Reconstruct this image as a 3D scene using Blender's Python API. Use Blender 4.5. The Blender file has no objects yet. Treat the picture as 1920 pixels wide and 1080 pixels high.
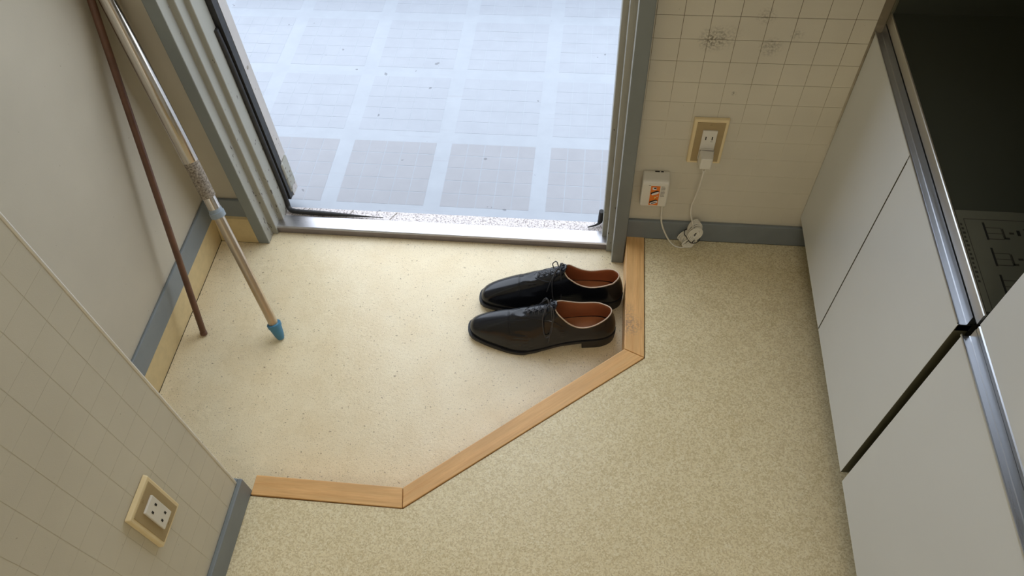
import bpy, bmesh, math, random
from mathutils import Vector, Matrix
random.seed(7)
scene = bpy.context.scene
COL = scene.collection
R = math.radians

# ---------------------------------------------------------------- camera, sky, lights, exposure
cam_d = bpy.data.cameras.new('camera'); cam = bpy.data.objects.new('camera', cam_d); COL.objects.link(cam)
cam.location = (0.0100, -1.1794, 1.4114); cam.rotation_euler = (0.6229, 0.0387, 0.0994)
cam_d.sensor_width = 36.0; cam_d.lens = 1436.97 / 1920 * 36.0; cam_d.clip_start = 0.02
scene.camera = cam
w = bpy.data.worlds.new('sky'); scene.world = w; w.use_nodes = True
bg = w.node_tree.nodes['Background']; bg.inputs[0].default_value = (0.80, 0.88, 1.0, 1); bg.inputs[1].default_value = 3.15
def area(name, loc, rot, sx, sy, power, col, portal=False):
    l = bpy.data.lights.new(name, 'AREA'); l.shape = 'RECTANGLE'; l.size = sx; l.size_y = sy; l.energy = power; l.color = col
    o = bpy.data.objects.new(name, l); COL.objects.link(o); o.location = loc; o.rotation_euler = rot
    if portal: l.cycles.is_portal = True
    return o
area('rear_fill', (0.15, -3.28, 1.15), (R(90), 0, R(180)), 1.3, 1.3, 4.0, (1.0, 0.95, 0.86)).rotation_euler = (R(90), 0, 0)  # unseen fill light added behind the viewer to brighten the room
area('overhead_fill', (0.10, -1.95, 2.30), (0, 0, 0), 0.6, 0.6, 10, (1.0, 0.95, 0.87))  # unseen fill light added under the ceiling to lift the floor
vs = scene.view_settings; vs.view_transform = 'Standard'; vs.look = 'None'; vs.gamma = 1; vs.use_curve_mapping = False
vs.exposure = 0.0

# ---------------------------------------------------------------- helpers
def srgb(r, g, b):
    f = lambda c: (c / 255 / 12.92) if c / 255 <= 0.04045 else ((c / 255 + 0.055) / 1.055) ** 2.4
    return (f(r), f(g), f(b), 1)
class NT:
    def __init__(s, name):
        s.m = bpy.data.materials.new(name); s.m.use_nodes = True; s.t = s.m.node_tree
        s.b = s.t.nodes['Principled BSDF']
    def n(s, typ, ins=None, **kw):
        k = s.t.nodes.new(typ)
        for a, v in kw.items(): setattr(k, a, v)
        for i, v in (ins or {}).items():
            if hasattr(v, 'is_output') or isinstance(v, bpy.types.NodeSocket): s.t.links.new(v, k.inputs[i])
            else: k.inputs[i].default_value = v
        return k
    def link(s, o, i): s.t.links.new(o, i)
    def set(s, i, v):
        if isinstance(v, bpy.types.NodeSocket): s.t.links.new(v, s.b.inputs[i])
        else: s.b.inputs[i].default_value = v
    def coord(s, scale=(1, 1, 1), world=False):
        src = s.n('ShaderNodeNewGeometry').outputs['Position'] if world else s.n('ShaderNodeTexCoord').outputs['Object']
        return s.n('ShaderNodeMapping', {'Vector': src, 'Scale': scale}).outputs[0]
    def noise(s, vec, scale, detail=3, rough=0.5): return s.n('ShaderNodeTexNoise', {'Vector': vec, 'Scale': scale, 'Detail': detail, 'Roughness': rough}).outputs[0]
    def ramp(s, fac, stops):
        k = s.n('ShaderNodeValToRGB', {'Fac': fac}); e = k.color_ramp.elements
        while len(e) < len(stops): e.new(0.5)
        for x, (p, c) in zip(e, stops):
            x.position = p; x.color = c if len(c) == 4 else (*c, 1)
        return k.outputs[0]
    def mix(s, fac, a, b, mode='MIX'):
        k = s.n('ShaderNodeMix', data_type='RGBA', blend_type=mode)
        for i, v in ((0, fac), (6, a), (7, b)):
            if isinstance(v, bpy.types.NodeSocket): s.link(v, k.inputs[i])
            else: k.inputs[i].default_value = v
        return k.outputs[2]
    def math(s, op, a, b=0.0):
        k = s.n('ShaderNodeMath', operation=op)
        for i, v in ((0, a), (1, b)):
            if isinstance(v, bpy.types.NodeSocket): s.link(v, k.inputs[i])
            else: k.inputs[i].default_value = v
        return k.outputs[0]
    def bump(s, h, strength, dist): s.set('Normal', s.n('ShaderNodeBump', {'Height': h, 'Strength': strength, 'Distance': dist}).outputs[0])
def gray(v): return (v, v, v, 1)
W1, K0 = gray(1), gray(0)
def spots(t, col, pts, dark, nscale=220):
    """real stains at world points: list of (x,y,z,radius,amount)"""
    pos = t.n('ShaderNodeNewGeometry').outputs['Position']
    nz = t.noise(pos, nscale, 3)
    for (x, y, z, r, a) in pts:
        d = t.n('ShaderNodeVectorMath', {0: pos, 1: (x, y, z)}, operation='DISTANCE').outputs['Value']
        m = t.math('MULTIPLY', t.ramp(t.math('DIVIDE', d, r), [(0.0, W1), (1.0, K0)]), t.ramp(nz, [(0.42, K0), (0.62, W1)]))
        col = t.mix(t.math('MULTIPLY', m, a), col, dark)
    return col
def plain(name, c, rough=0.5, metal=0.0, var=0.08, scale=30, bump=0.0, bscale=200, world=True, spec=0.5):
    t = NT(name); v = t.coord(world=world)
    n = t.noise(v, scale, 4)
    col = t.mix(t.ramp(n, [(0.3, K0), (0.7, W1)]), tuple(x * (1 - var) for x in c[:3]) + (1,), tuple(min(1, x * (1 + var)) for x in c[:3]) + (1,))
    t.set('Base Color', col); t.set('Roughness', rough); t.set('Metallic', metal); t.set('Specular IOR Level', spec)
    if bump: t.bump(t.noise(v, bscale, 2), bump, 0.001)
    return t.m
# --- materials
def m_wall(name, c, joints=0, stains=()):
    t = NT(name); v = t.coord(world=True)
    big = t.noise(v, 6, 3); fine = t.noise(v, 700, 2)
    dk = tuple(x * 0.90 for x in c[:3]) + (1,)
    col = t.mix(t.ramp(big, [(0.3, K0), (0.75, W1)]), dk, c)
    sp = t.noise(v, 130, 2, 0.6)
    col = t.mix(t.math('MULTIPLY', t.ramp(sp, [(0.74, K0), (0.78, W1)]), 0.45), col, srgb(120, 105, 80))
    if stains: col = spots(t, col, stains, srgb(80, 72, 60))
    t.set('Base Color', col); t.set('Roughness', 0.62); t.set('Specular IOR Level', 0.3)
    t.bump(fine, 0.25, 0.0006)
    return t.m
WALLC = srgb(200, 188, 162)
M_wall = m_wall('vinyl_wallpaper', WALLC)
M_wallL = m_wall('painted_wall', srgb(192, 183, 163))
M_tile = m_wall('embossed_wallpaper', srgb(212, 204, 183), stains=[(.2179, 0, .5511, .030, .9), (.2771, 0, .4314, .006, 1.0), (.3208, 0, .5378, .024, .6), (.243, 0, .556, .03, .3), (.30, 0, .60, .02, .5), (.36, 0, .565, .015, .4)])
M_tileS = m_wall('embossed_wallpaper_near', srgb(208, 200, 178))
def m_joint():
    t = NT('grid_joint'); v = t.coord(world=True)
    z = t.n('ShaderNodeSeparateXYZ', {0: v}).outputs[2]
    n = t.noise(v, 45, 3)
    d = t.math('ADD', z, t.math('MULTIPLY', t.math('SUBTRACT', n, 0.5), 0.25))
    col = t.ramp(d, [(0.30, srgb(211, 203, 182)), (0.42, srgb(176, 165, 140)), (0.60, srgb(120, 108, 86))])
    t.set('Base Color', col); t.set('Roughness', 0.8); return t.m
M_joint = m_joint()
M_jointS = plain('grid_joint_near', srgb(203, 195, 172), 0.7)
def m_vinyl(name, base, lo, hi, fleck, dark_amt, mott):
    t = NT(name); v = t.coord(world=True)
    a = t.noise(v, 14, 4); b = t.noise(v, 150, 3, 0.65); c = t.n('ShaderNodeTexVoronoi', {'Vector': v, 'Scale': 210, 'Randomness': 1.0}).outputs['Distance']
    col = t.mix(t.ramp(a, [(0.3, K0), (0.7, W1)]), lo, base)
    if mott:
        # olive/cream chips, 3 to 6 mm
        ch = t.n('ShaderNodeTexVoronoi', {'Vector': t.n('ShaderNodeVectorMath', {0: v, 1: t.n('ShaderNodeVectorMath', {0: t.n('ShaderNodeTexNoise', {'Vector': v, 'Scale': 260.0}).outputs['Color'], 1: (.0035, .0035, .0035)}, operation='MULTIPLY').outputs[0]}, operation='ADD').outputs[0], 'Scale': 400, 'Randomness': 1.0})
        cv = t.n('ShaderNodeSeparateColor', {0: ch.outputs['Color']}).outputs[0]
        col = t.mix(t.math('MULTIPLY', t.ramp(cv, [(0.50, K0), (0.80, W1)]), mott), col, fleck)
        col = t.mix(t.math('MULTIPLY', t.ramp(cv, [(0.0, W1), (0.30, K0)]), 0.6), col, hi)
        fl2 = t.noise(v, 420, 2, 0.6)
        col = t.mix(t.math('MULTIPLY', t.ramp(fl2, [(0.63, K0), (0.72, W1)]), 0.7), col, tuple(x * 0.55 for x in fleck[:3]) + (1,))
        h = t.math('ADD', b, t.math('MULTIPLY', cv, 0.5))
    else:
        fl = t.noise(t.n('ShaderNodeMapping', {'Vector': v, 'Scale': (1, 1.2, 1)}).outputs[0], 400, 2, 0.55)
        col = t.mix(t.math('MULTIPLY', t.ramp(fl, [(0.595, K0), (0.66, W1)]), dark_amt), col, fleck)
        f2 = t.noise(v, 160, 2, 0.5)
        col = t.mix(t.math('MULTIPLY', t.ramp(f2, [(0.69, K0), (0.72, W1)]), 0.65), col, srgb(95, 72, 45))
        h = b
    t.set('Base Color', col)
    t.set('Roughness', t.ramp(t.noise(v, 30, 3), [(0.2, gray(0.22)), (0.8, gray(0.34))]))
    t.set('Specular IOR Level', 0.55)
    t.bump(h, 0.35 if not mott else 0.5, 0.0012)
    return t.m
M_genkan = m_vinyl('entry_vinyl', srgb(234, 219, 184), srgb(228, 210, 172), W1, srgb(158, 132, 92), 0.65, 0)
M_floor = m_vinyl('room_vinyl', srgb(234, 219, 178), srgb(226, 210, 168), srgb(243, 233, 202), srgb(198, 178, 134), 0.5, 0.6)
M_cove = plain('cove_vinyl', srgb(206, 184, 136), 0.45, var=.06, scale=60)
M_dark = plain('dark_gap', srgb(58, 46, 34), 0.9)
M_base = plain('blue_grey_baseboard', srgb(122, 128, 129), 0.42, var=.05, scale=25, bump=.1)
def m_jamb(name, c, chips):
    t = NT(name); v = t.coord((1, 1, .45), world=True)
    n = t.noise(v, 120, 3, 0.6); z = t.n('ShaderNodeSeparateXYZ', {0: t.coord(world=True)}).outputs[2]
    big = t.noise(v, 9, 3)
    col = t.mix(t.ramp(big, [(.3, K0), (.7, W1)]), tuple(x * .86 for x in c[:3]) + (1,), c)
    thr = t.math('ADD', n, t.math('MULTIPLY', t.ramp(z, [(0.0, W1), (0.45, K0)]), chips * 0.09))
    col = t.mix(t.math('MULTIPLY', t.ramp(thr, [(0.71, K0), (0.735, W1)]), chips), col, srgb(60, 48, 40))
    t.set('Base Color', col); t.set('Roughness', .45); t.bump(thr, .15, .001); return t.m
M_jamb = m_jamb('painted_steel_frame', srgb(160, 158, 146), 0.9)
M_casing = m_jamb('blue_grey_casing', srgb(128, 133, 130), 0.35)
M_doorpaint = m_jamb('worn_door_edge', srgb(190, 184, 178), 0.8)
def m_wood(name, base, dk):
    t = NT(name); v = t.coord((6, 90, 90)); v2 = t.coord((2.2, 26, 26))
    a = t.noise(v, 2.2, 5, .6); b = t.noise(v2, 3.0, 4, .55)
    col = t.mix(t.ramp(a, [(.35, K0), (.7, W1)]), base, dk)
    col = t.mix(t.math('MULTIPLY', t.ramp(b, [(.45, K0), (.7, W1)]), .5), col, tuple(x * .72 for x in base[:3]) + (1,))
    col = spots(t, col, [(.118, -.255, 0, .035, .85), (.116, -.215, 0, .02, .5)], srgb(120, 108, 100), 260)
    t.set('Base Color', col); t.set('Roughness', .42); t.bump(a, .2, .0006); return t.m
M_oak = m_wood('oak', srgb(236, 188, 124), srgb(212, 158, 96))
def m_metal(name, c, rough, brush=None):
    t = NT(name); v = t.coord(brush or (1, 1, 1), world=True)
    n = t.noise(v, 60, 4)
    t.set('Base Color', t.mix(n, tuple(x * .93 for x in c[:3]) + (1,), c)); t.set('Metallic', 1.0)
    t.set('Roughness', t.ramp(n, [(.3, gray(max(.05, rough - .03))), (.7, gray(rough + .03))])); return t.m
M_steel = m_metal('stainless_steel', srgb(205, 203, 198), .32, (2, .15, 2))
M_sill = m_metal('stainless_sill', srgb(208, 206, 208), .30, (1, 14, 14))
M_alu = m_metal('aluminium_channel', srgb(200, 203, 208), .30, (2, .15, 2))
M_pole = m_metal('chromed_tube', srgb(206, 198, 188), .20)
M_polelow = m_metal('satin_tube', srgb(200, 184, 162), .34)
M_nose = plain('dull_sill_face', srgb(132, 124, 124), .45, .6, var=.08, scale=40)
def m_ledge():
    t = NT('dirty_ledge'); v = t.coord(world=True); n = t.noise(v, 260, 4, .7); b = t.noise(v, 30, 3)
    col = t.mix(t.ramp(n, [(.48, K0), (.62, W1)]), srgb(222, 214, 212), srgb(132, 120, 116))
    t.set('Base Color', col); t.set('Roughness', .5); t.bump(n, .3, .001); return t.m
M_ledge = m_ledge()
M_rubber = plain('black_rubber', srgb(38, 37, 36), .55, var=.3, scale=80, bump=.3, bscale=300)
M_corrid = None
def m_corr(name, c, rough, bs):
    t = NT(name); v = t.coord(world=True); n = t.noise(v, 18, 4); s = t.noise(t.coord((4, 60, 1), world=True), 1.6, 4, .6)
    f = t.noise(v, 420, 3, .6)
    col = t.mix(t.ramp(n, [(.3, K0), (.7, W1)]), tuple(x * .93 for x in c[:3]) + (1,), c)
    col = t.mix(t.math('MULTIPLY', t.ramp(s, [(.62, K0), (.72, W1)]), .22), col, srgb(140, 138, 140))
    sp = t.noise(v, 33, 2, .5)
    col = t.mix(t.math('MULTIPLY', t.ramp(sp, [(.745, K0), (.76, W1)]), .6), col, srgb(80, 80, 84))
    t.set('Base Color', col); t.set('Roughness', rough); t.set('Specular IOR Level', .6)
    t.bump(f, bs, .0006); return t.m
M_cfloor = m_corr('corridor_sheet', srgb(157, 163, 171), .24, .12)
M_ctile = m_corr('corridor_pad', srgb(147, 148, 153), .30, .25)
M_ctile2 = m_corr('corridor_pad_sheen', srgb(154, 159, 167), .24, .15)  # far pads: sky reflection washing them out is put into the paler colour
M_conc = plain('concrete', srgb(186, 186, 182), .8, var=.12, scale=8)
M_white = plain('white_laminate', srgb(212, 213, 210), .36, var=.02, scale=5)
M_carc = plain('olive_carcass', srgb(86, 84, 64), .6)
M_toe = plain('toe_kick', srgb(60, 58, 50), .7)
def m_glass_black():
    t = NT('black_glass'); v = t.coord(world=True); n = t.noise(v, 40, 3)
    t.set('Base Color', srgb(64, 66, 56)); t.set('Roughness', t.ramp(n, [(.3, gray(.16)), (.7, gray(.26))])); return t.m
M_black = m_glass_black()
M_print = plain('label_film', srgb(98, 98, 84), .3, var=.04)
M_ink = plain('label_ink', srgb(20, 20, 18), .5)
M_inkl = plain('label_faint_ink', srgb(45, 43, 36), .5)
M_cream = plain('cream_plastic', srgb(226, 205, 158), .4, var=.03)
M_beige = plain('beige_plate', srgb(164, 142, 100), .5, var=.05)
M_pw = plain('white_plastic', srgb(219, 213, 198), .38, var=.02)
M_hole = plain('slot_black', srgb(24, 20, 16), .8)
M_orange = plain('orange_sticker', srgb(232, 122, 30), .5, var=.03)
M_iconw = plain('sticker_white', srgb(228, 220, 215), .5, var=.02)
M_icony = plain('sticker_yellow', srgb(232, 214, 120), .5, var=.02)
M_inkg = plain('grey_ink', srgb(150, 143, 132), .6)
M_cord = plain('white_cord', srgb(222, 216, 200), .45, var=.04)
M_brown = plain('brown_rod', srgb(98, 66, 48), .4, var=.15, scale=40)
M_blue = plain('blue_rubber_tip', srgb(66, 122, 150), .45, var=.06)
M_greyp = plain('grey_collar', srgb(140, 150, 156), .4)
def m_grip():
    t = NT('knurled_grip'); v = t.coord(world=True); n = t.noise(v, 260, 3, .7)
    t.set('Base Color', t.ramp(n, [(.35, srgb(88, 76, 62)), (.7, srgb(168, 156, 138))])); t.set('Roughness', .7); t.bump(n, .6, .001); return t.m
M_grip = m_grip()
def m_leather():
    t = NT('black_leather'); v = t.coord(); n = t.noise(v, 320, 3, .6); b = t.noise(v, 25, 3)
    t.set('Base Color', t.mix(b, srgb(16, 17, 21), srgb(25, 26, 32))); t.set('Roughness', t.ramp(b, [(.3, gray(.17)), (.7, gray(.24))]))
    t.set('Specular IOR Level', .5); t.bump(n, .08, .0003); return t.m
M_leather = m_leather()
M_sole = plain('black_sole', srgb(26, 25, 26), .5, var=.15, scale=90)
M_stitch = plain('welt_stitch', srgb(92, 90, 86), .7)
M_lining = plain('tan_lining', srgb(168, 104, 66), .55, var=.10, scale=30)
M_insole = plain('tan_insole', srgb(186, 126, 82), .5, var=.08, scale=30)
M_edge = plain('pale_collar_edge', srgb(205, 180, 156), .5)
M_lace = plain('black_lace', srgb(58, 58, 62), .45, var=.2, scale=200)

# ---------------------------------------------------------------- mesh helpers
def tag(o, label=None, cat=None, group=None, kind=None):
    if label: o['label'] = label
    if cat: o['category'] = cat
    if group: o['group'] = group
    if kind: o['kind'] = kind
    return o
def new(name, verts, faces, mat, parent=None, smooth=False, mats=None, midx=None):
    me = bpy.data.meshes.new(name); me.from_pydata([tuple(v) for v in verts], [], faces); me.validate()
    bm = bmesh.new(); bm.from_mesh(me); bmesh.ops.recalc_face_normals(bm, faces=bm.faces); bm.to_mesh(me); bm.free()
    for m in (mats or [mat]): me.materials.append(m)
    if smooth:
        me.polygons.foreach_set('use_smooth', [True] * len(me.polygons)); me.set_sharp_from_angle(angle=R(48))
    if midx: 
        for p in me.polygons: p.material_index = midx(p)
    o = bpy.data.objects.new(name, me); COL.objects.link(o)
    if parent: o.parent = parent
    return o
def empty(name, loc=(0, 0, 0), rz=0):
    o = bpy.data.objects.new(name, None); COL.objects.link(o); o.location = loc; o.rotation_euler = (0, 0, rz); o.empty_display_size = .05; return o
def boxvf(x0, x1, y0, y1, z0, z1):
    v = [(x0, y0, z0), (x1, y0, z0), (x1, y1, z0), (x0, y1, z0), (x0, y0, z1), (x1, y0, z1), (x1, y1, z1), (x0, y1, z1)]
    f = [(0, 3, 2, 1), (4, 5, 6, 7), (0, 1, 5, 4), (1, 2, 6, 5), (2, 3, 7, 6), (3, 0, 4, 7)]
    return v, f
def bev(o, wd, seg=2):
    m = o.modifiers.new('bevel', 'BEVEL'); m.width = wd; m.segments = seg; m.limit_method = 'ANGLE'; m.harden_normals = False
    return o
def box(name, b, mat, parent=None, bevel=0, seg=2):
    v, f = boxvf(*b); o = new(name, v, f, mat, parent)
    if bevel: bev(o, bevel, seg)
    return o
def prism(name, poly, axis, a0, a1, mat, parent=None, bevel=0, mats=None, midx=None):
    """poly: list of 2-D points; extruded along axis. axis 'z': (x,y); 'y': (x,z); 'x': (y,z)"""
    def P(p, a): return {'z': (p[0], p[1], a), 'y': (p[0], a, p[1]), 'x': (a, p[0], p[1])}[axis]
    n = len(poly); v = [P(p, a0) for p in poly] + [P(p, a1) for p in poly]
    f = [tuple(range(n))[::-1], tuple(range(n, 2 * n))] + [(i, (i + 1) % n, n + (i + 1) % n, n + i) for i in range(n)]
    o = new(name, v, f, mat, parent, mats=mats, midx=midx)
    if bevel: bev(o, bevel)
    return o
def catmull(pts, k=8, closed=False):
    pts = [Vector(p) for p in pts]; out = []; n = len(pts)
    rng = range(n if closed else n - 1)
    for i in rng:
        p1, p2 = pts[i], pts[(i + 1) % n]
        p0 = pts[(i - 1) % n] if (closed or i > 0) else p1 * 2 - p2
        p3 = pts[(i + 2) % n] if (closed or i < n - 2) else p2 * 2 - p1
        for j in range(k):
            t = j / k
            out.append(0.5 * ((2 * p1) + (p2 - p0) * t + (2 * p0 - 5 * p1 + 4 * p2 - p3) * t * t + (3 * p1 - p0 - 3 * p2 + p3) * t ** 3))
    if not closed: out.append(pts[-1])
    return out
def tubevf(path, rad, seg=10, closed=False, cap=True):
    n = len(path); v = []; f = []
    rads = rad if isinstance(rad, (list, tuple)) else [rad] * n
    T = []
    for i in range(n):
        a = path[(i - 1) % n] if (closed or i > 0) else path[i]; b = path[(i + 1) % n] if (closed or i < n - 1) else path[i]
        d = b - a; T.append(d.normalized() if d.length > 1e-9 else (T[-1] if T else Vector((0, 0, 1))))
    u = T[0].orthogonal().normalized()
    for i in range(n):
        u = (u - T[i] * u.dot(T[i])); u = u.normalized() if u.length > 1e-6 else T[i].orthogonal().normalized()
        w2 = T[i].cross(u)
        for s in range(seg):
            a = 2 * math.pi * s / seg; v.append(path[i] + (u * math.cos(a) + w2 * math.sin(a)) * rads[i])
    for i in range(n if closed else n - 1):
        for s in range(seg):
            i2 = (i + 1) % n; s2 = (s + 1) % seg
            f.append((i * seg + s, i * seg + s2, i2 * seg + s2, i2 * seg + s))
    if cap and not closed: f.append(tuple(range(seg))[::-1]); f.append(tuple(range((n - 1) * seg, n * seg)))
    return v, f
def tube(name, path, rad, mat, parent=None, seg=10, closed=False):
    v, f = tubevf([Vector(p) for p in path], rad, seg, closed); return new(name, v, f, mat, parent, smooth=True)
def multi_tube(name, items, mat, parent=None):
    V, F = [], []
    for path, rad, seg, closed in items:
        v, f = tubevf([Vector(p) for p in path], rad, seg, closed); o = len(V); V += v; F += [tuple(i + o for i in q) for q in f]
    return new(name, V, F, mat, parent, smooth=True)

# ---------------------------------------------------------------- key dimensions (metres)
G = 0.08                      # drop of the entry floor
XL, XS, YS = -0.9128, -0.6075, -0.700
XK = 0.4884                   # cabinet fronts
CE = 2.35                     # ceiling
YB = -3.3
I1, I2, O1, O2 = (.1102, -.3183), (-.3074, -.6611), (.1519, -.3364), (-.3010, -.7005)

# ---------------------------------------------------------------- floors
tag(prism('floor_entry', [(XL + .0035, -.0245), (XL + .0035, -.70), (-.28, -.70), (.113, -.375), (.113, .016), (-.80, .016), (-.80, -.0245)], 'z', -G - .01, -G, M_genkan),
    'cream speckled vinyl floor of the sunken shoe area', 'floor', kind='structure')
g_ = .0016
tag(prism('floor_room', [(O1[0] + g_, -.009), (O1[0] + g_, O1[1] - .0006), (O2[0] + .0012, O2[1] - g_), (-.5995, O2[1] - g_), (-.5995, YB), (1.05, YB), (1.05, -.009)], 'z', -.006, 0, M_floor),
    'tan mottled vinyl floor of the raised room', 'floor', kind='structure')
tag(prism('floor_base', [(O1[0] - .012, .02), (O1[0] - .012, O1[1] + .01), (O2[0] - .008, O2[1] + .012), (-.62, O2[1] + .012), (-.62, YB), (1.05, YB), (1.05, .02)], 'z', -G, -.0065, M_dark),
    'dark edge gap beneath the raised floor sheet', 'floor', kind='structure')
tag(box('floor_slab', (-1.4, 1.2, YB, .10, -.16, -G - .011), M_dark), 'dark concrete base below the entry vinyl', 'floor', kind='structure')

# oak step edging: three planks with mitred ends
def plank(name, poly, origin, ang, label):
    c, s = math.cos(ang), math.sin(ang)
    loc = [((x - origin[0]) * c + (y - origin[1]) * s, -(x - origin[0]) * s + (y - origin[1]) * c) for x, y in poly]
    o = prism(name, loc, 'z', -G, .0025, M_oak, bevel=.0012); o.location = (origin[0], origin[1], 0); o.rotation_euler = (0, 0, ang)
    return tag(o, label, 'floor trim', kind='structure')
e = .0005
plank('trim_1', [(I1[0], -.0075), (I1[0], I1[1] + e), (O1[0], O1[1] + e), (O1[0], -.0075)], I1, R(90), 'short oak floor edging running from the door frame beside the shoes')
plank('trim_2', [(I1[0] - .0004, I1[1] - e), (I2[0] + e, I2[1] + .0003), (O2[0] + e, O2[1] + .0003), (O1[0] - .0004, O1[1] - e)], I2, math.atan2(I1[1] - I2[1], I1[0] - I2[0]), 'long diagonal oak floor edging between the two floors')
plank('trim_3', [(I2[0] - e, I2[1]), (-.5985, I2[1] + .001), (-.5985, O2[1] + .001), (O2[0] - e, O2[1])], (-.5985, I2[1]), 0, 'short oak floor edging meeting the corner of the near wall')

# ---------------------------------------------------------------- walls, ceiling
tag(box('ceiling', (-1.4, 1.2, YB - .1, .10, CE, CE + .1), M_wall), 'plain off-white ceiling of the room', 'ceiling', kind='structure')
tag(box('wall_left', (XL - .1, XL, YS, .10, -G, CE), M_wallL), 'plain off-white wall at the left of the shoe area', 'wall', kind='structure')
wn = bev(prism('wall_near', [(-1.05, YB), (XS, YB), (XS, YS), (-1.05, YS)], 'z', -.0, CE, M_jointS), .002)
tag(wn, 'near left wall with faint embossed grid and an outlet', 'wall', kind='structure')
tag(box('wall_back', (-1.1, 1.2, YB - .1, YB, -.1, .45), M_wall), 'rear wall below the added window behind the viewer', 'wall', kind='structure')
for i, b in enumerate([(-1.1, -.55, YB - .1, YB, .45, 1.85), (.85, 1.2, YB - .1, YB, .45, 1.85), (-1.1, 1.2, YB - .1, YB, 1.85, CE)]):
    tag(box('wall_back', b, M_wall), 'rear wall %s the added window behind the viewer' % ['left of', 'right of', 'above'][i], 'wall', kind='structure')
wi = empty('window_added', (.15, YB - .05, 1.15)); tag(wi, 'unseen window added in the rear wall behind the viewer', 'window', kind='structure')  # out of view, added to go with the rear fill light
for b in [(-.70, -.66, -.03, .03, -.70, .70), (.66, .70, -.03, .03, -.70, .70), (-.66, .66, -.03, .03, .66, .70), (-.66, .66, -.03, .03, -.70, -.66)]: box('window_frame', b, M_alu, wi)
box('pane', (-.66, .66, -.004, .004, -.66, .66), M_pw, wi)
tag(box('wall_right', (1.05, 1.15, YB, .10, -.1, CE), M_wall), 'wall behind the kitchen units', 'wall', kind='structure')
# door wall, left piece, right piece and lintel
tag(box('wall_door_left', (XL, -.805, 0, .085, -G, CE), M_wallL), 'narrow cream wall strip between left corner and door frame', 'wall', kind='structure')
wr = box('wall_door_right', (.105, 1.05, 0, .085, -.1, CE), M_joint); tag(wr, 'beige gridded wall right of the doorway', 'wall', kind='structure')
tag(box('wall_lintel', (-.805, .105, 0, .085, 2.03, CE), M_wall), 'wall above the doorway', 'wall', kind='structure')
# embossed wallpaper squares
_cache = {}
def tiles(parent, mat, axis, plane, sgn, u0, u1, uo, z0, z1, zo, pitch, j=.0011, th=.0007):
    def cuts(a, b, o):
        k0 = math.floor((a - o) / pitch); c = []
        for k in range(k0, k0 + 60):
            s, e2 = max(a, o + k * pitch), min(b, o + (k + 1) * pitch)
            if s >= b: break
            if e2 - s > .002: c.append((s, e2))
        return c
    for (a, b) in cuts(u0, u1, uo):
        for (c, d) in cuts(z0, z1, zo):
            wd, hd = round(b - a - j, 4), round(d - c - j, 4); key = (mat.name, axis, wd, hd)
            if key not in _cache:
                h = th / 2
                if axis == 'y': v, f = boxvf(-wd / 2, wd / 2, -h, h, -hd / 2, hd / 2)
                else: v, f = boxvf(-h, h, -wd / 2, wd / 2, -hd / 2, hd / 2)
                me = bpy.data.meshes.new('wall_square'); me.from_pydata(v, [], f); me.materials.append(mat); _cache[key] = me
            o = bpy.data.objects.new('wall_square', _cache[key]); COL.objects.link(o); o.parent = parent
            m = ((a + b) / 2, (c + d) / 2); off = plane + sgn * (th / 2)
            o.location = (m[0], off, m[1]) if axis == 'y' else (off, m[0], m[1])
tiles(wr, M_tile, 'y', 0, -1, .1092, .485, .305, .0605, 1.174, .502, .048, th=.0004)
tiles(wn, M_tileS, 'x', XS, 1, -1.10, YS - .004, -.70, .0605, 1.1645, .0605, .048, j=.0008, th=.0003)
# upper plain part of those two walls
box('wall_sheet', (.1092, .485, -.0004, 0, 1.1745, CE), M_tile, wr); box('wall_sheet', (XS, XS + .0007, -1.10, YS - .004, 1.165, CE), M_tileS, wn); box('wall_sheet', (XS, XS + .0007, YB, -1.101, .0605, CE), M_tileS, wn)
tube('corner_bead', [(XS - .0008, YS - .0005, .061), (XS - .0008, YS - .0005, CE)], .0026, M_pw, wn, 8)

# baseboards
def basebd(name, b, label): return tag(box(name, b, M_base, bevel=.002), label, 'baseboard', kind='structure')
basebd('baseboard_left', (XL, XL + .007, YS, 0, 0, .0600), 'blue-grey baseboard along the left wall of the shoe area')
basebd('baseboard_door_left', (XL + .007, -.803, -.008, 0, 0, .0600), 'short blue-grey baseboard between left corner and door frame')
basebd('baseboard_right', (.1092, .56, -.009, -.0004, 0, .0605), 'blue-grey baseboard below the gridded wall, right of the door')
basebd('baseboard_near', (XS, -.5985, YB, -.6905, 0, .0600), 'blue-grey baseboard along the near left wall with the outlet')
basebd('baseboard_near_end', (-.90, XS, YS, -.6905, 0, .0600), 'blue-grey baseboard end wrapping the near wall corner')
# vinyl upstand below the baseboard
prism_o = prism('trim_cove_left', [(XL, -G), (XL + .0018, -G), (XL + .004, 0), (XL, 0)], 'y', YS, -.012, M_cove); tag(prism_o, 'cream vinyl upstand below the left baseboard', 'floor trim', kind='structure')
tag(prism('trim_cove_door', [(0, -G), (-.0232, -G), (-.012, -.004), (-.006, 0), (0, 0)], 'x', XL + .004, -.806, M_cove), 'cream vinyl upstand beside the left door frame', 'floor trim', kind='structure')
tag(box('trim_near_end', (XL + .01, XS, YS - .01, YS, -G, 0), M_cove), 'cream vinyl upstand at the near wall end', 'floor trim', kind='structure')

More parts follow.
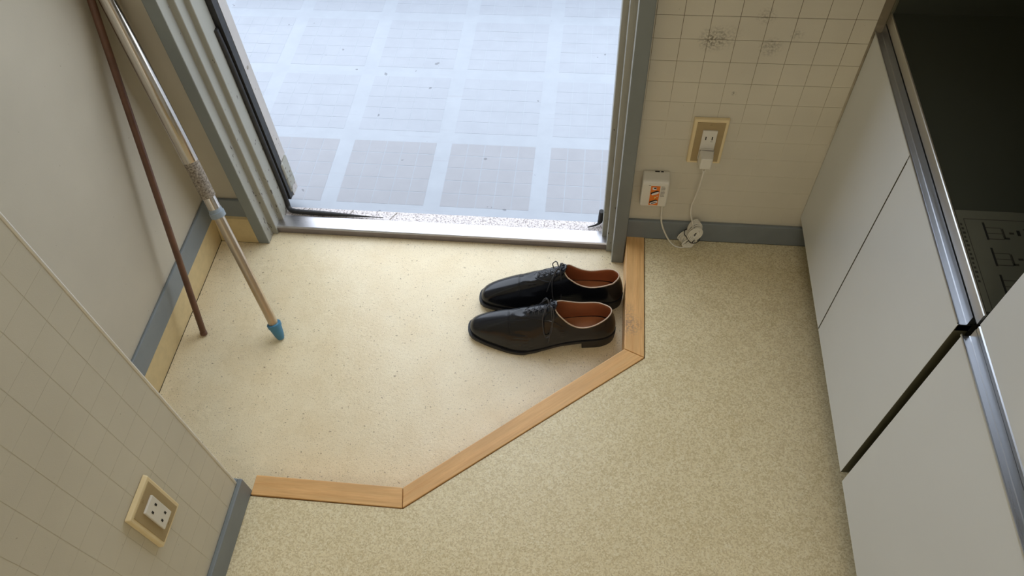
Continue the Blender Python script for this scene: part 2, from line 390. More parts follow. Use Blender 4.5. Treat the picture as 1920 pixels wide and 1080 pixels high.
# ---------------------------------------------------------------- door frame, sill, door
def jamb(name, xo, sgn, label):
    prof = [(0, -.025), (.029, -.025), (.029, .008), (.0425, .008), (.0425, .037), (.0545, .037), (.0545, .088), (0, .088)]
    poly = [(xo + sgn * a, b) for a, b in prof]
    o = prism(name, poly, 'z', -G, 2.03, M_jamb, mats=[M_jamb, M_casing], midx=lambda p: 1 if (abs(p.normal.y) > .9 and p.center.y < -.02) or (p.center.x - xo) * sgn < .001 else 0)
    bev(o, .0022, 2); return tag(o, label, 'door frame', kind='structure')
jl = jamb('trim_jamb_left', -.811, 1, 'stepped grey steel door frame on the left, paint chipped')
jr = jamb('trim_jamb_right', .1090, -1, 'stepped grey steel door frame on the right, beside the white alarm')
hd = tag(prism('trim_jamb_head', [(-.025, 2.03), (-.025, 2.0), (.008, 2.0), (.008, 1.987), (.037, 1.987), (.037, 1.975), (.088, 1.975), (.088, 2.03)], 'x', -.811, .109, M_jamb), 'grey steel door frame head above the doorway', 'door frame', kind='structure')
# sill: stainless nose + dirty outer ledge
sl = empty('trim_sill', (-.35, .04, -G)); tag(sl, 'stainless steel door sill with worn outer ledge', 'door sill', kind='structure')
o = prism('sill_plate', [(.014, 0), (.0135, .019), (.017, .0225), (.054, .0235), (.054, 0)], 'x', -.770 + .35, .068 + .35, M_sill, sl, mats=[M_sill, M_nose], midx=lambda p: 1 if p.normal.y < -.9 else 0); o.location = (0, -.04, 0); bev(o, .0012)
o = prism('sill_ledge', [(.0545, -.02), (.0545, .0215), (.084, .0205), (.084, -.02)], 'x', -.757 + .35, .055 + .35, M_ledge, sl); o.location = (0, -.04, 0)
for k in range(7):
    xx = -.715 + k * .115
    o = prism('ledge_groove', [(xx, .057), (xx + .002, .057), (xx + .017, .082), (xx + .015, .082)], 'z', .0207, .0221, M_inkg, sl) if k < 3 else None
    if o: o.location = (.35, -.04, 0)
# open door leaf, folded back flat against the outer wall: its hinge edge faces the opening
dr = empty('door_1', (-.747, .106, -.05)); tag(dr, 'open steel door folded outward, worn hinge edge facing the opening', 'door', kind='structure')
bev(box('door_leaf', (-.85, -.002, .006, .040, 0, 2.0), M_doorpaint, dr), .002)
box('edge_strip', (-.002, .0012, .0075, .0385, .004, .028), M_doorpaint, dr); box('edge_strip', (-.002, .0012, .0075, .0385, .125, 1.98), M_doorpaint, dr)
hg = box('hinge', (-.002, .0022, .007, .038, .030, .120), M_jamb, dr, bevel=.0006)
tube('hinge_knuckle', [(.0005, .001, .030), (.0005, .001, .0295 + .045)], .0068, M_jamb, hg, 14)
tube('hinge_knuckle', [(.0005, .001, .0765), (.0005, .001, .0765 + .046), (.0005, .001, .125)], [.0068, .0068, .004], M_jamb, hg, 14)
for k in range(3): tube('hinge_screw', [(.0015, .014 + .014 * (k % 2), .048 + k * .024), (.0032, .014 + .014 * (k % 2), .048 + k * .024)], .003, M_inkg, hg, 10)
tube('screw', [(0, .022, .40), (.0022, .022, .40)], .0042, M_inkg, dr, 12)
box('gap_shade_strip', (-.758, -.744, .0885, .108, -.035, 1.97), M_rubber, jl)  # black strip standing in for the shaded gap between frame and door
# loose black seal
gp = catmull([(-.7555, .0800, .482), (-.7535, .0815, .40), (-.7530, .0815, .2), (-.7525, .081, .02), (-.7525, .078, -.035), (-.748, .070, -.050), (-.735, .064, -.0515), (-.70, .0625, -.0520), (-.60, .0605, -.0530), (-.50, .0585, -.0540)], 8)
n_ = len(gp); tag(tube('door_seal', gp, [.0062 if i < n_ - 12 else max(.0012, .0062 * (n_ - 1 - i) / 12) for i in range(n_)], M_rubber, None, 10), 'black rubber seal hanging loose along the left frame and sill', 'door seal')
tag(tube('door_seal', catmull([(.050, .078, -.010), (.049, .079, -.03), (.048, .077, -.047), (.040, .070, -.0525), (.018, .062, -.0545)], 6), [.0062] * 14 + [.005, .004, .0035, .003, .0028, .0026, .0024, .0022, .002, .0018, .0015][:11], M_rubber, None, 10), 'torn stub of black seal at the right end of the sill', 'door seal')
tag(box('wall_outer', (-1.9, -.811, .088, .092, -.1, CE), M_conc), 'outer building wall behind the open door', 'wall', kind='structure')
tag(box('wall_outer', (.1, 1.4, .0855, .092, -.1, CE), M_conc), 'outer building wall right of the doorway', 'wall', kind='structure')

# ---------------------------------------------------------------- corridor outside
ZC = -.086
cf = tag(box('floor_corridor', (-2.6, 1.6, .084, 1.55, ZC - .03, ZC), M_cfloor), 'pale glossy corridor floor sheet with square grey pads', 'floor', kind='structure')
tag(box('wall_parapet', (-2.6, 1.6, 1.55, 1.67, ZC - .03, .35), M_conc), 'low parapet at the far side of the corridor', 'wall', kind='structure')
PB, PT, X0, Y0 = .2775, .0472, -.6490, .1335
allp = []
for bi in range(-3, 4):
    for bj in range(0, 5):
        for i in range(5):
            for j in range(5):
                x = X0 + bi * PB + (i + .5) * PT; y = Y0 + bj * PB + (j + .5) * PT
                if y > 1.5 or x > 1.0 or x < -2.0: continue
                vis = -.80 - .40 * max(0, y - .12) < x < .10
                allp.append((0 if vis else 1, y, x))
allp.sort()
v, f = boxvf(-PT / 2 + .0012, PT / 2 - .0012, -PT / 2 + .0012, PT / 2 - .0012, -.0002, .0003)
pm = bpy.data.meshes.new('floor_pad'); pm.from_pydata(v, [], f); pm.materials.append(M_ctile)
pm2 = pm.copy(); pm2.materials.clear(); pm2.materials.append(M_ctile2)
for (_, y, x) in allp[:300]:
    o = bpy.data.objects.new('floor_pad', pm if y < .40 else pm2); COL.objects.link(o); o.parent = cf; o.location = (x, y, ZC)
V, F = [], []
for (_, y, x) in allp[300:]:
    k = len(V); V += [(a + x, b + y, c + ZC) for a, b, c in v]; F += [tuple(q + k for q in g) for g in f]
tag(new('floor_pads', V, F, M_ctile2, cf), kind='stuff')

# ---------------------------------------------------------------- kitchen units
def channel(name, y0, y1, parent, top=.5915, lip=True):
    x = XK
    prof = [(x + .0008, .560), (x + .0008, .5738), (x - .0018, .5752), (x - .0020, .5782), (x - .0008, .5784), (x + .0004, .5750), (x + .0030, .5738), (x + .0095, .5738), (x + .0105, .5750), (x + .0105, top), (x + .0185, top), (x + .0185, .560)]
    o = prism(name, prof, 'y', y0, y1, M_alu, parent); return o
kc = empty('kitchen_cabinet', (XK, -.30, 0)); tag(kc, 'white base cabinet with two doors under the black worktop', 'cabinet')
def loc_box(name, b, mat, root, bevel=0): 
    l = root.location; o = box(name, (b[0] - l.x, b[1] - l.x, b[2] - l.y, b[3] - l.y, b[4] - l.z, b[5] - l.z), mat, root, bevel); return o
loc_box('body', (XK + .019, 1.04, -.598, -.010, .092, .5725), M_toe, kc)
loc_box('door', (XK, XK + .018, -.2955, -.0015, .0909, .5725), M_white, kc, .0008)
loc_box('door', (XK, XK + .018, -.5995, -.2985, .0909, .5725), M_white, kc, .0008)
loc_box('toe_kick', (XK + .06, XK + .075, -.598, -.010, 0, .092), M_toe, kc)
o = channel('handle_channel', -.5995, -.0015, kc); o.location = (-XK, .30, 0)
def edged(o):
    o.data.materials.append(M_carc)
    for p in o.data.polygons:
        if abs(p.normal.y) > .9: p.material_index = 1
for o in list(kc.children):
    if o.name.startswith('door'): edged(o)
# worktop
wt = empty('worktop', (.55, -.30, .592)); tag(wt, 'black glass worktop with stainless rim above the two-door cabinet', 'worktop')
o = prism('rim', [(XK + .0110, .5945), (XK + .0106, .6130), (XK + .0116, .6145), (XK + .0132, .6150), (XK + .0138, .6140), (XK + .0138, .5945)], 'y', -.612, -.0015, M_steel, wt); o.location = (-.55, .30, -.592)
loc_box('glass', (XK + .0138, 1.045, -.612, -.0045, .5945, .6140), M_black, wt)
lb = loc_box('warning_label', (.5035, .637, -.606, -.441, .6139, .61435), M_print, wt)
def ink(b, m=M_ink): 
    V4 = [(b[0], b[2]), (b[1], b[2]), (b[1], b[3]), (b[0], b[3])]
    o = prism('print_mark', [(x - .553, y + .296) for x, y in V4], 'z', .61434 - .592, .61450 - .592, m, lb)
ink((.5141, .635, -.4526, -.4518), M_inkl); ink((.5136, .5144, -.600, -.4522), M_inkl)
for k in range(14): ink((.5076, .5100 + .0006 * (k % 3), -.4640 - k * .0072, -.4605 - k * .0072), M_inkl)
for y in (-.4720, -.5150, -.5585):
    ink((.5358, .5385, y - .015, y + .0145)); ink((.5385, .5575, y - .0138, y - .0130), M_inkl); ink((.5385, .5575, y + .0055, y + .0062), M_inkl); ink((.5385, .5575, y - .0040, y - .0034), M_inkl)
    ink((.5570, .5576, y - .0138, y + .0062), M_inkl); ink((.5580, .5645, y - .0130, y - .0100), M_inkl); ink((.5580, .5600, y - .0130, y + .0050), M_inkl)
    ink((.5660, .5720, y - .004, y - .001), M_inkl); ink((.5760, .5800, y - .006, y + .003)); ink((.585, .615, y + .004, y + .006), M_inkl); ink((.585, .610, y - .006, y - .004), M_inkl)
tag(box('backsplash', (XK + .0165, 1.045, -.004, -.0002, .6105, 1.3), M_black), 'dark panel on the wall above the black worktop', 'backsplash')
tag(box('backsplash_trim', (XK + .0105, XK + .0162, -.0045, -.0008, .5930, 1.3), M_carc, bevel=.001), 'narrow grey edge strip beside the dark wall panel', 'trim strip')
# tall pantry
tp = empty('tall_cabinet', (XK, -.92, 0)); tag(tp, 'tall white cabinet with a lower and an upper door, nearest the viewer', 'cabinet')
loc_box('body', (XK + .0295, 1.04, -1.24, -.6165, .092, 2.0), M_carc, tp)
edged(loc_box('lower_door', (XK, XK + .018, -1.24, -.6165, .0909, .5725), M_white, tp, .0008))
loc_box('upper_door', (XK + .0110, XK + .029, -1.24, -.6160, .5995, 2.0), M_white, tp, .0010)
loc_box('toe_kick', (XK + .06, XK + .075, -1.24, -.6165, 0, .092), M_toe, tp)
o = channel('handle_channel', -1.24, -.6165, tp, .590); o.location = (-XK, .92, 0)
o = prism('door_lip', [(XK + .0108, .5905), (XK + .0104, .5975), (XK + .0125, .5994), (XK + .018, .5994), (XK + .018, .5905)], 'y', -1.24, -.6175, M_alu, tp); o.location = (-XK, .92, 0)

# ---------------------------------------------------------------- outlets
def outlet(name, label):
    r = empty(name); tag(r, label, 'outlet')        # local: x right, -y out of wall, z up, centre at origin
    v = [(-.035, 0, -.06), (.035, 0, -.06), (.035, 0, .06), (-.035, 0, .06), (-.0335, -.008, -.0585), (.0335, -.008, -.0585), (.0335, -.008, .0585), (-.0335, -.008, .0585)]
    o = new('cover_frame', v, [(0, 1, 2, 3), (4, 7, 6, 5), (0, 4, 5, 1), (1, 5, 6, 2), (2, 6, 7, 3), (3, 7, 4, 0)], M_cream, r); bev(o, .0018, 3)
    box('face_plate', (-.0275, .0275, -.0090, -.0070, -.0525, .0525), M_beige, r, .0005)
    return r
def screws(r):
    for z in (.0455, -.0455): tube('screw', [(0, -.0085, z), (0, -.0098, z)], .0026, M_beige, r, 10)
ro = outlet('wall_outlet', 'beige outlet on the gridded wall with a white plug in it'); ro.location = (.2478, -.0008, .3120); screws(ro)
ins = box('socket_insert', (-.0145, .0145, -.0125, -.0085, -.045, .034), M_pw, ro, .001)
for x in (-.0063, .0063): box('slot', (x - .0010, x + .0010, -.0129, -.0120, .0105, .0190), M_hole, ins)
box('socket_mark', (.0035, .0080, -.01262, -.0124, .0055, .0068), M_inkg, ins)
no = outlet('wall_outlet', 'beige outlet with four pin holes on the near left wall'); no.location = (XS + .0008, -.8440, .3120); no.rotation_euler = (0, 0, R(90)); screws(no)
ins = box('socket_insert', (-.0140, .0140, -.0125, -.0085, -.035, .035), M_pw, no, .001)
for z in (.017, -.017):
    for x in (-.0060, .0060): box('slot', (x - .0016, x + .0016, -.0129, -.0120, z - .0032, z + .0032), M_hole, ins)

# ---------------------------------------------------------------- gas alarm with its plug and bundled cord
al = empty('gas_alarm', (.1565, -.0005, .1650)); tag(al, 'white plastic wall alarm with orange sticker, plugged in by a bundled white cord', 'alarm')
hw = .0285
prof = [(0, -.031), (-.024, -.031), (-.033, -.025), (-.034, .0440), (-.029, .0505), (-.008, .0540), (0, .0540)]
o = prism('body', prof, 'x', -hw, hw, M_pw, al); bev(o, .0045, 3)
for p in o.data.polygons: p.use_smooth = False
st = new('sticker', [(-.0100, -.0340, -.0200), (.0095, -.0340, -.0200), (.0095, -.0345, .0400), (-.0100, -.0345, .0400), (-.0100, -.0325, -.0200), (.0095, -.0325, -.0200), (.0095, -.0330, .0400), (-.0100, -.0330, .0400)], boxvf(0, 1, 0, 1, 0, 1)[1], M_orange, al)
def icon(cx, cz, l, wd, ang, m, y=-.03555, t=.0004):
    c, s = math.cos(ang), math.sin(ang); pts = []; cx -= .0012; cz = (cz + .035) * 1.08 - .020; y += .0006
    for k in range(16):
        a = 2 * math.pi * k / 16; px, pz = math.copysign(abs(math.cos(a)) ** .5, math.cos(a)) * l, math.copysign(abs(math.sin(a)) ** .6, math.sin(a)) * wd
        pts.append((cx + px * c - pz * s, cz + px * s + pz * c))
    prism('sticker_mark', pts, 'y', y - t, y, m, st)
icon(-.001, .0145, .0044, .0040, 0, M_iconw); icon(0, .0160, .0026, .0016, 0, M_hole, -.0361)
icon(.0005, .0028, .0090, .0034, R(30), M_hole); icon(.0018, .0010, .0084, .0028, R(30), M_iconw, -.0361)
icon(.0005, -.0235, .0090, .0038, R(30), M_hole); icon(.0014, -.0256, .0086, .0034, R(30), M_iconw, -.0361); icon(.0014, -.0256, .0060, .0009, R(30), M_hole, -.0366)
icon(.0030, -.0105, .0018, .0015, 0, M_icony); icon(.0066, -.0070, .0013, .0011, 0, M_iconw); icon(.0018, -.0130, .0011, .0009, 0, M_icony)
for k in range(8): box('print_line', (.0118, .0118 + (.0085 if k % 3 else .0070), -.0345, -.0333, .0385 - k * .0042, .0395 - k * .0042), M_inkg, al)
box('print_line', (-.0150, -.0110, -.0345, -.0333, .0405, .0417), M_inkg, al)
box('top_slot', (-.003, .0065, -.0060, -.0030, .0520, .0545), M_hole, al); box('top_slot', (.0095, .0150, -.0060, -.0030, .0520, .0545), M_hole, al)
# plug in the lower socket (child of the alarm: one appliance)
AL = Vector(al.location)
def L(p): return Vector(p) - AL
pv = [(-.0135, 0), (-.0140, .006), (-.0140, .012), (-.0115, .030), (.0115, .030), (.0140, .012), (.0140, .006), (.0135, 0)]
pg = prism('plug', pv, 'z', -.017, .017, M_pw, al); pg.location = L((.2478, -.0130, .2830)); pg.rotation_euler = (R(180), 0, 0)
for q in pg.data.vertices:
    q.co.z *= (1.0 if q.co.y < .01 else .86)
bev(pg, .0025, 3)
box('plug_band', (-.0145, .0145, .0060, .0072, -.0172, .0172), M_inkg, pg)
for x in (-.003, .003): tube('cord_relief', [L((.2478 + x, -.036, .268)), L((.2478 + x * .7, -.035, .2560))], .0016, M_cord, al, 8)
cpts = [(.2478, -.035, .258), (.2475, -.034, .235), (.2475, -.028, .205), (.2455, -.022, .165), (.2425, -.019, .135), (.2445, -.019, .105), (.252, -.024, .080), (.256, -.030, .058)]
cd = multi_tube('cord', [(catmull([L(p) for p in cpts], 8), .0019, 8, False),
    (catmull([L(p) for p in [(.1790, -.016, .136), (.1800, -.018, .112), (.1840, -.021, .072), (.200, -.026, .032), (.217, -.032, .010), (.236, -.034, .0035), (.250, -.032, .010), (.254, -.026, .024)]], 8), .0019, 8, False)], M_cord, al)
# figure-eight bundle: loops of cord held by a tie
items = []
def loop(c, a, b, ang, tilt, n=22):
    ca, sa = math.cos(ang), math.sin(ang); pts = []
    for k in range(n):
        t = 2 * math.pi * k / n; x, z = a * math.cos(t), b * math.sin(t)
        pts.append(L((c[0] + x * ca - z * sa, c[1] + tilt * math.sin(t), c[2] + x * sa + z * ca)))
    return (pts, .0019, 6, True)
for k in range(7): items.append(loop((.2600 + .0016 * (k - 3) * .6, -.0135 - .0034 * k, .0600 - .0012 * k), .0090 + .0014 * (3 - abs(k - 3)), .0190 + .0018 * (3 - abs(k - 3)) * .6, R(-20), .002))
for k in range(4): items.append(loop((.2600, -.040, .0600), .0040 + .0033 * k, .0060 + .0042 * k, R(-28), .003))
for k in range(6): items.append(loop((.2420 + .0022 * k, -.0160 - .0032 * k, .0300 - .0010 * k), .0085 + .0008 * (3 - abs(k - 3)), .0190, R(-42 + 10 * k), .002))
for k in range(4): items.append(loop((.2450 + .0026 * k, -.0365, .0262), .0040 + .0022 * k, .0110 + .0024 * k, R(-40), .002))
cb = multi_tube('cord_bundle', items, M_cord, al)
tie = catmull([L(p) for p in [(.2385, -.0300, .0470), (.2440, -.0405, .0475), (.2520, -.0450, .0375), (.2620, -.0450, .0350), (.2720, -.0400, .0405), (.2730, -.0200, .0440), (.2560, -.0120, .0420), (.2410, -.0150, .0450)]], 6, True)
multi_tube('wire_tie', [(tie, .0010, 6, True), (catmull([L(p) for p in [(.2570, -.0455, .0365), (.2575, -.0480, .0440), (.2600, -.0480, .0500)]], 5), .0010, 6, False)], M_hole, cb)

# ---------------------------------------------------------------- leaning pole and rod
def along(a, b, t): return Vector(a) * (1 - t) + Vector(b) * t
PA, PBt = Vector((-.6735, -.3015, -.079)), Vector((-.8715, -.0275, .6230))
PBt = PA + (PBt - PA) * 1.9            # runs on above the frame
PE = PA + (PBt - PA) * (1.03 / 1.9)
ln = (PBt - PA).length
def seg(t0, t1): return [PA + (PBt - PA).normalized() * t0, PA + (PBt - PA).normalized() * t1]
pole = empty('telescopic_pole', PA); tag(pole, 'silver telescopic pole with grey collar and blue rubber tip leaning in the corner', 'pole')
def ptube(name, prof, mat, sg=24):
    d = (PE - PA).normalized(); return tube(name, [d * s for s, r in prof], [r for s, r in prof], mat, pole, sg)
ptube('tip', [(.000, .0045), (.001, .0075), (.012, .0110), (.030, .0138), (.036, .0142), (.0365, .0160), (.044, .0162), (.0445, .0140), (.0446, .0112)], M_blue)
ptube('lower_tube', [(.030, .0108), (.330, .0108)], M_polelow)
ptube('collar', [(.325, .0118), (.3255, .0158), (.337, .0160), (.3375, .0142), (.345, .0138)], M_greyp)
ptube('middle_tube', [(.338, .0130), (.384, .0130)], M_pole)
ptube('grip', [(.372, .0134), (.373, .0150), (.455, .0153), (.456, .0135)], M_grip)
ptube('upper_tube', [(.452, .0150), (.4535, .0160), (.797, .0160), (.7975, .0140)], M_pole)
rodA, rodB = Vector((-.8595, -.3040, -.079)), Vector((-.8985, -.030, .640))
rd = empty('brown_rod', rodA); tag(rd, 'thin brown rod leaning in the corner behind the silver pole', 'rod')
d = (rodB - rodA)
tube('shaft', [d * .006, d * 1.0], .0072, M_brown, rd, 16)
tube('end_cap', [d * 0.0, d * .002, d * .010, d * .012], [.0066, .0082, .0082, .0070], M_brown, rd, 16)

# ---------------------------------------------------------------- dress shoes
def interp(tab, x):
    """cubic Hermite through the table"""
    n = len(tab)
    if x <= tab[0][0]: return tab[0][1]
    if x >= tab[-1][0]: return tab[-1][1]
    sl = [(tab[k + 1][1] - tab[k][1]) / (tab[k + 1][0] - tab[k][0]) for k in range(n - 1)]
    m = [sl[0]] + [(sl[k - 1] + sl[k]) / 2 for k in range(1, n - 1)] + [sl[-1]]
    for k in range(n - 1):
        x0, y0 = tab[k]; x1, y1 = tab[k + 1]
        if x <= x1:
            h = x1 - x0; t = (x - x0) / h
            return (2 * t ** 3 - 3 * t * t + 1) * y0 + (t ** 3 - 2 * t * t + t) * h * m[k] + (-2 * t ** 3 + 3 * t * t) * y1 + (t ** 3 - t * t) * h * m[k + 1]
SL = .328
def make_shoe(name, label, side, loc, rz):
    """local x: toe 0 -> heel; y: lateral is negative when side=+1; z up"""
    root = empty(name, loc, rz); tag(root, label, 'shoe', 'pair of dress shoes')
    out = [(0, 0), (.0005, .008), (.003, .0150), (.010, .0218), (.030, .0305), (.060, .0390), (.095, .0480), (.128, .0510), (.165, .0465), (.205, .0390), (.250, .0350), (.290, .0320), (.312, .0250), (.323, .0150), (.3272, .006), (SL, 0)]
    med = [(0, 0), (.0005, .008), (.003, .0150), (.010, .0215), (.030, .0290), (.060, .0360), (.090, .0405), (.125, .0405), (.165, .0340), (.205, .0295), (.250, .0305), (.290, .0300), (.312, .0240), (.323, .0148), (.3272, .006), (SL, 0)]
    def cline(u): return .010 * max(0, 1 - u / .12) ** 1.5       # toe swings to the inside
    def resample(tab, n, sg):
        pl = catmull([Vector((u, sg * wv, 0)) for u, wv in tab], 10); D = [0]
        for a, b in zip(pl, pl[1:]): D.append(D[-1] + (b - a).length)
        r = []; k = 0
        for i in range(n):
            s = D[-1] * i / (n - 1)
            while k < len(D) - 2 and D[k + 1] < s: k += 1
            t = (s - D[k]) / max(1e-9, D[k + 1] - D[k]); r.append(pl[k].lerp(pl[k + 1], min(1, t)))
        return r
    NH = 49
    zs = [(0, .0185), (.02, .0150), (.05, .0110), (.09, .0090), (.12, .0095), (.15, .0130), (.19, .0200), (.23, .0265), (.26, .0290), (SL, .0300)]
    def ringpts(off=0.0):
        ptsO, ptsM = resample(out, NH, -1), resample(med, NH, 1)
        ring = ptsO + ptsM[-2:0:-1]
        res = []
        n = len(ring)
        for i, p in enumerate(ring):
            t = (ring[(i + 1) % n] - ring[i - 1]).normalized(); nrm = Vector((-t.y, t.x, 0)) * -1
            # orient outwards
            if nrm.dot(p - Vector((.16, 0, 0))) < 0: nrm = -nrm
            o_ = off if not callable(off) else off(p.x)
            q = p + nrm * o_
            res.append(Vector((q.x, q.y + cline(p.x), 0)))
        return res
    ring = ringpts(); n = len(ring)
    # collar loop (front of the throat -> heel), half widths and heights
    cw = [(.193, 0), (.1933, .006), (.196, .0135), (.204, .0205), (.220, .0260), (.242, .0290), (.265, .0290), (.285, .0265), (.302, .0200), (.312, .0110), (.3155, .005), (.3165, 0)]
    cz = [(.193, .1160), (.204, .1060), (.222, .0870), (.240, .0760), (.256, .0735), (.275, .0785), (.297, .0895), (.3165, .0980)]
    cO, cM = resample(cw, 400, -1), resample(cw, 400, 1)
    cen = [0] * n
    S0, C0 = [], []
    def fmap(s): return .17 * (s / .42) ** 1.25 if s < .42 else .17 + .83 * (s - .42) / .58
    for i in range(n):
        if i < NH: s = i / (NH - 1); lst = cO
        else: s = (n - i) / (NH - 1); lst = cM
        c = lst[int(round(fmap(s) * 399))]
        b = ring[i]; S0.append(Vector((b.x, b.y, interp(zs, b.x) - .001)))
        C0.append(Vector((c.x, c.y * (1.0 if i < NH else .96), interp(cz, c.x) + (.014 * max(0, 1 - ((c.x - .252) / .05) ** 2) if i >= NH else 0))))
    NV = 30
    grid = []
    for j in range(NV):
        t = j / (NV - 1); row = []
        for i in range(n):
            b, c = S0[i], C0[i]
            s = (i if i < NH else n - i) / (NH - 1)
            front = max(0, min(1, (.62 - s) / .50)); front = front * front * (3 - 2 * front)
            hor = Vector((b.x - c.x, b.y - c.y, 0)); hl = hor.length; hn = hor.normalized() if hl > 1e-6 else Vector((1, 0, 0))
            p1f = b + hn * .004 + Vector((0, 0, .038)); p2f = c + hor * .52 - Vector((0, 0, .031 + .010 * (1 - abs(hn.y))))
            p1r = b + hn * .0045 + Vector((0, 0, .018)); p2r = c + hn * .0065 - Vector((0, 0, .016))
            p1 = p1r.lerp(p1f, front); p2 = p2r.lerp(p2f, front)
            q = b * (1 - t) ** 3 + p1 * 3 * t * (1 - t) ** 2 + p2 * 3 * t * t * (1 - t) + c * t ** 3
            row.append(q)
        grid.append(row)
    def nrm(j, i):
        a = grid[j][(i + 1) % n] - grid[j][i - 1]; b = grid[min(j + 1, NV - 1)][i] - grid[max(j - 1, 0)][i]
        v = a.cross(b); v = v.normalized() if v.length > 1e-12 else Vector((0, 0, 1))
        return v
    # outward check
    flip = 1 if nrm(8, 20).dot(grid[8][20] - Vector((.16, 0, .03))) > 0 else -1
    NR = [[nrm(j, i) * flip for i in range(n)] for j in range(NV)]
    disp = []
    UC = .088
    def capu(y): return UC + 2.2 * (y - .003) ** 2
    for j in range(NV):
        row = []
        for i in range(n):
            q = grid[j][i]; du = q.x - capu(q.y); dd = 0
            if j > 2: dd += .0011 * max(0, min(1, (-du) / .0025 + .5))               # toe cap stands proud
            if 0.004 < du < .050 and j > 4:                                            # flex creases
                e1 = math.sin(math.pi * (du - .004) / .046)
                dd += e1 * (.0020 * math.sin(du * 480 + q.y * 40) + .0008 * math.sin(du * 1050 - q.y * 90))
            # facing stands proud
            if q.x > .124 and abs(q.y) < .010 + (q.x - .124) * .32 and q.x < .21 and q.z > .05: dd += .0009
            row.append(q + NR[j][i] * dd)
        disp.append(row)
    def M(p): return Vector((p.x, p.y * side, p.z))
    V = [M(disp[j][i]) for j in range(NV) for i in range(n)]
    F = [(j * n + i, j * n + (i + 1) % n, (j + 1) * n + (i + 1) % n, (j + 1) * n + i) for j in range(NV - 1) for i in range(n)]
    up = new('upper', V, F, M_leather, root, smooth=True)
    sd = up.modifiers.new('sub', 'SUBSURF'); sd.levels = 1; sd.render_levels = 1
    # lining: same shell 2.2 mm inside, from the collar down
    j0 = 3
    V = [M(grid[j][i] - NR[j][i] * (.0024 if j < NV - 1 else .0014)) for j in range(j0, NV) for i in range(n)]
    F = [(j * n + i, j * n + (i + 1) % n, (j + 1) * n + (i + 1) % n, (j + 1) * n + i) for j in range(NV - 1 - j0) for i in range(n)]
    new('lining', V, F, M_lining, root, smooth=True)
    ins = ringpts(-.0035); V = [M(Vector((p.x, p.y, interp(zs, p.x) + .004))) for p in ins]
    V2 = V + [M(Vector((p.x, p.y, interp(zs, p.x) + .0015))) for p in ins]
    half = n // 2
    F = [(i, i + 1, n - i - 1, n - i) if i > 0 else (0, 1, n - 1) for i in range(0, half - 1)] + [(half - 1, half, half + 1)]
    F = F + [tuple(n + k for k in q[::-1]) for q in F] + [(i, (i + 1) % n, n + (i + 1) % n, n + i) for i in range(n)]
    new('insole', V2, F, M_insole, root)
    tube('collar_edge', [M(C0[i] + Vector((0, 0, .0004))) for i in range(n)], .0014, M_edge, root, 8, True)
    # sole with welt
    wl = ringpts(lambda u: .0052 if u < .02 else (.0042 if u < .13 else (.0016 if .16 < u < .21 else .0024)))
    def plate(name, top, bot, mat, pts, parent=root, bevel=0):
        V = [M(Vector((p.x, p.y, top(p.x)))) for p in pts] + [M(Vector((p.x, p.y, bot(p.x)))) for p in pts]
        m_ = len(pts); h2 = m_ // 2
        F = [(i, i + 1, m_ - i - 1, m_ - i) if i > 0 else (0, 1, m_ - 1) for i in range(0, h2 - 1)] + [(h2 - 1, h2, h2 + 1)]
        F = F + [tuple(m_ + k for k in q[::-1]) for q in F] + [(i, (i + 1) % m_, m_ + (i + 1) % m_, m_ + i) for i in range(m_)]
        return new(name, V, F, mat, parent)
    sole = plate('sole', lambda u: interp(zs, u), lambda u: max(0.0, interp(zs, u) - (.0085 if u < .15 else .0075)), M_sole, wl)
    # stitching on the welt around the toe
    stc = [p for p in ringpts(lambda u: .0030) if p.x < .085]
    st_pts = ringpts(.0030); idx = [i for i in range(n) if st_pts[i].x < .075]
    V, F = [], []
    seq = [i for i in idx if i > NH] + [i for i in idx if i < NH]
    for a, b in zip(seq, seq[1:]):
        pa, pb = st_pts[a], st_pts[b]
        for k in range(2):
            q0 = pa.lerp(pb, k * .5 + .05); q1 = pa.lerp(pb, k * .5 + .35)
            q0 = Vector((q0.x, q0.y, interp(zs, q0.x) + .0003)); q1 = Vector((q1.x, q1.y, interp(zs, q1.x) + .0003))
            tv, tf = tubevf([M(q0), M(q1)], .00055, 5); o_ = len(V); V += tv; F += [tuple(x + o_ for x in q) for q in tf]
    new('welt_stitching', V, F, M_stitch, sole)
    # stacked heel
    hp = [p for p in wl]
    hi = [i for i in range(n) if wl[i].x > .250]
    pts = [wl[i] for i in hi]
    V = [M(Vector((p.x, p.y, interp(zs, p.x) - .0070))) for p in pts] + [M(Vector((p.x - (.002 if p.x > .3 else 0), p.y * .97, 0))) for p in pts]
    m_ = len(pts)
    new('heel', V, [tuple(range(m_)), tuple(range(m_, 2 * m_))[::-1]] + [(i, (i + 1) % m_, m_ + (i + 1) % m_, m_ + i) for i in range(m_)], M_sole, root)
    # surface lookup on top of the vamp
    flat = [disp[j][i] for j in range(5, NV) for i in range(n)]
    def top(u, yv, lift=0.0):
        near = sorted(((p.x - u) ** 2 + (p.y - yv) ** 2, p.z) for p in flat if abs(p.x - u) < .02 and abs(p.y - yv) < .02)[:6]
        if not near: return Vector((u, yv, .06 + lift))
        wsum = sum(1 / (d_ + 1e-7) for d_, z in near); return Vector((u, yv, sum(z / (d_ + 1e-7) for d_, z in near) / wsum + lift))
    seams = []
    for off in (0.0, .0026):
        seams.append(([M(top(capu(yy) + .0010 + off, yy, .0005)) for yy in [k * .0022 for k in range(-15, 16)]], .00055, 6, False))
    fac = [(.208, .0300), (.188, .0260), (.160, .0200), (.138, .0135), (.127, .006), (.125, 0)]
    fac = fac + [(u, -y) for u, y in fac[-2::-1]]
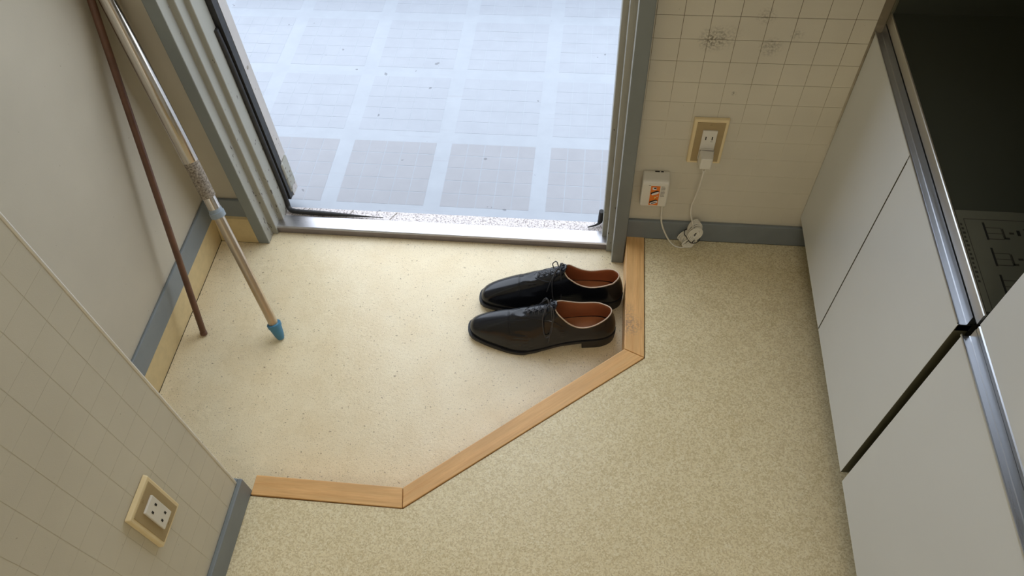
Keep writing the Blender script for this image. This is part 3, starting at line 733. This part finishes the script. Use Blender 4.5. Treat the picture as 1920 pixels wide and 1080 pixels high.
    seams.append(([M(top(p.x, p.y, .0006)) for p in catmull([Vector((u, y, 0)) for u, y in fac], 5)], .0007, 6, False))
    multi_tube('seam', seams, M_leather, root)
    # side seam along the quarter
    # tongue
    V, F = [], []
    for a in range(9):
        t = a / 8; u = .172 + .026 * t
        for b in range(9):
            yv = (b - 4) / 4 * (.0115 + .003 * t) * (1 if t < .6 else math.sqrt(max(.05, 1 - ((t - .6) / .42) ** 2))); z = .1040 + .0230 * t - 14 * yv * yv * (1 + t)
            V.append(M(Vector((u, yv, z))))
    for a in range(8):
        for b in range(8): F.append((a * 9 + b, a * 9 + b + 1, (a + 1) * 9 + b + 1, (a + 1) * 9 + b))
    tg = new('tongue', V, F, M_leather, root, smooth=True); so = tg.modifiers.new('solid', 'SOLIDIFY'); so.thickness = .002
    # laces: four rows, knot, two loops, two ends
    items = []
    rows = [.134, .1465, .159, .1715]
    for k, u in enumerate(rows):
        h = .0080 + .0014 * k
        for du in (-.0014, .0014):
            items.append((catmull([M(top(u + du, -h, -.0010)), M(top(u + du * 1.3, -h * .6, .0022)), M(top(u + du * .5, 0, .0030)), M(top(u + du * 1.3, h * .6, .0022)), M(top(u + du, h, -.0010))], 6), .00095, 6, False))
    for sg2 in (-1, 1):
        for k in range(3): items.append((catmull([M(top(rows[k], sg2 * .0045, .0026)), M(top((rows[k] + rows[k + 1]) / 2, 0, .0036)), M(top(rows[k + 1], -sg2 * .0045, .0026))], 5), .0009, 6, False))
    K = top(.181, 0, .0060)
    for a in range(4):
        ang = a * .8; items.append(([M(K + Vector((.0028 * math.cos(t) * math.cos(ang), .0036 * math.sin(t), .0026 * math.cos(t) * math.sin(ang) + .0004 * a))) for t in [2 * math.pi * q / 12 for q in range(12)]], .0011, 6, True))
    for sg2 in (-1, 1):
        lp = [K, K + Vector((-.006, sg2 * .012, .010)), top(.166, sg2 * .026, .014), top(.172, sg2 * .040, .006) + Vector((0, sg2 * .004, 0)), top(.186, sg2 * .034, .006), K + Vector((.004, sg2 * .012, .004)), K]
        items.append((catmull([M(p) for p in lp], 8), .0013, 7, False))
        ed = [K, K + Vector((.006, sg2 * .010, .006)), top(.190, sg2 * .022, .003), top(.182, sg2 * .036, .003), top(.178, sg2 * .044, .002)] if sg2 < 0 else [K, K + Vector((-.004, sg2 * .010, .008)), top(.164, sg2 * .020, .006), top(.154, sg2 * .030, .002)]
        items.append((catmull([M(p) for p in ed], 8), .0013, 7, False))
    multi_tube('laces', items, M_lace, root)
    return root
make_shoe('dress_shoe', 'black leather lace-up dress shoe nearer the viewer, in front of its pair', 1, (-.2355, -.2575, -G), R(4.5))
make_shoe('dress_shoe', 'black leather lace-up dress shoe farther back, heel against the oak edging', -1, (-.2215, -.1500, -G), R(2.5))
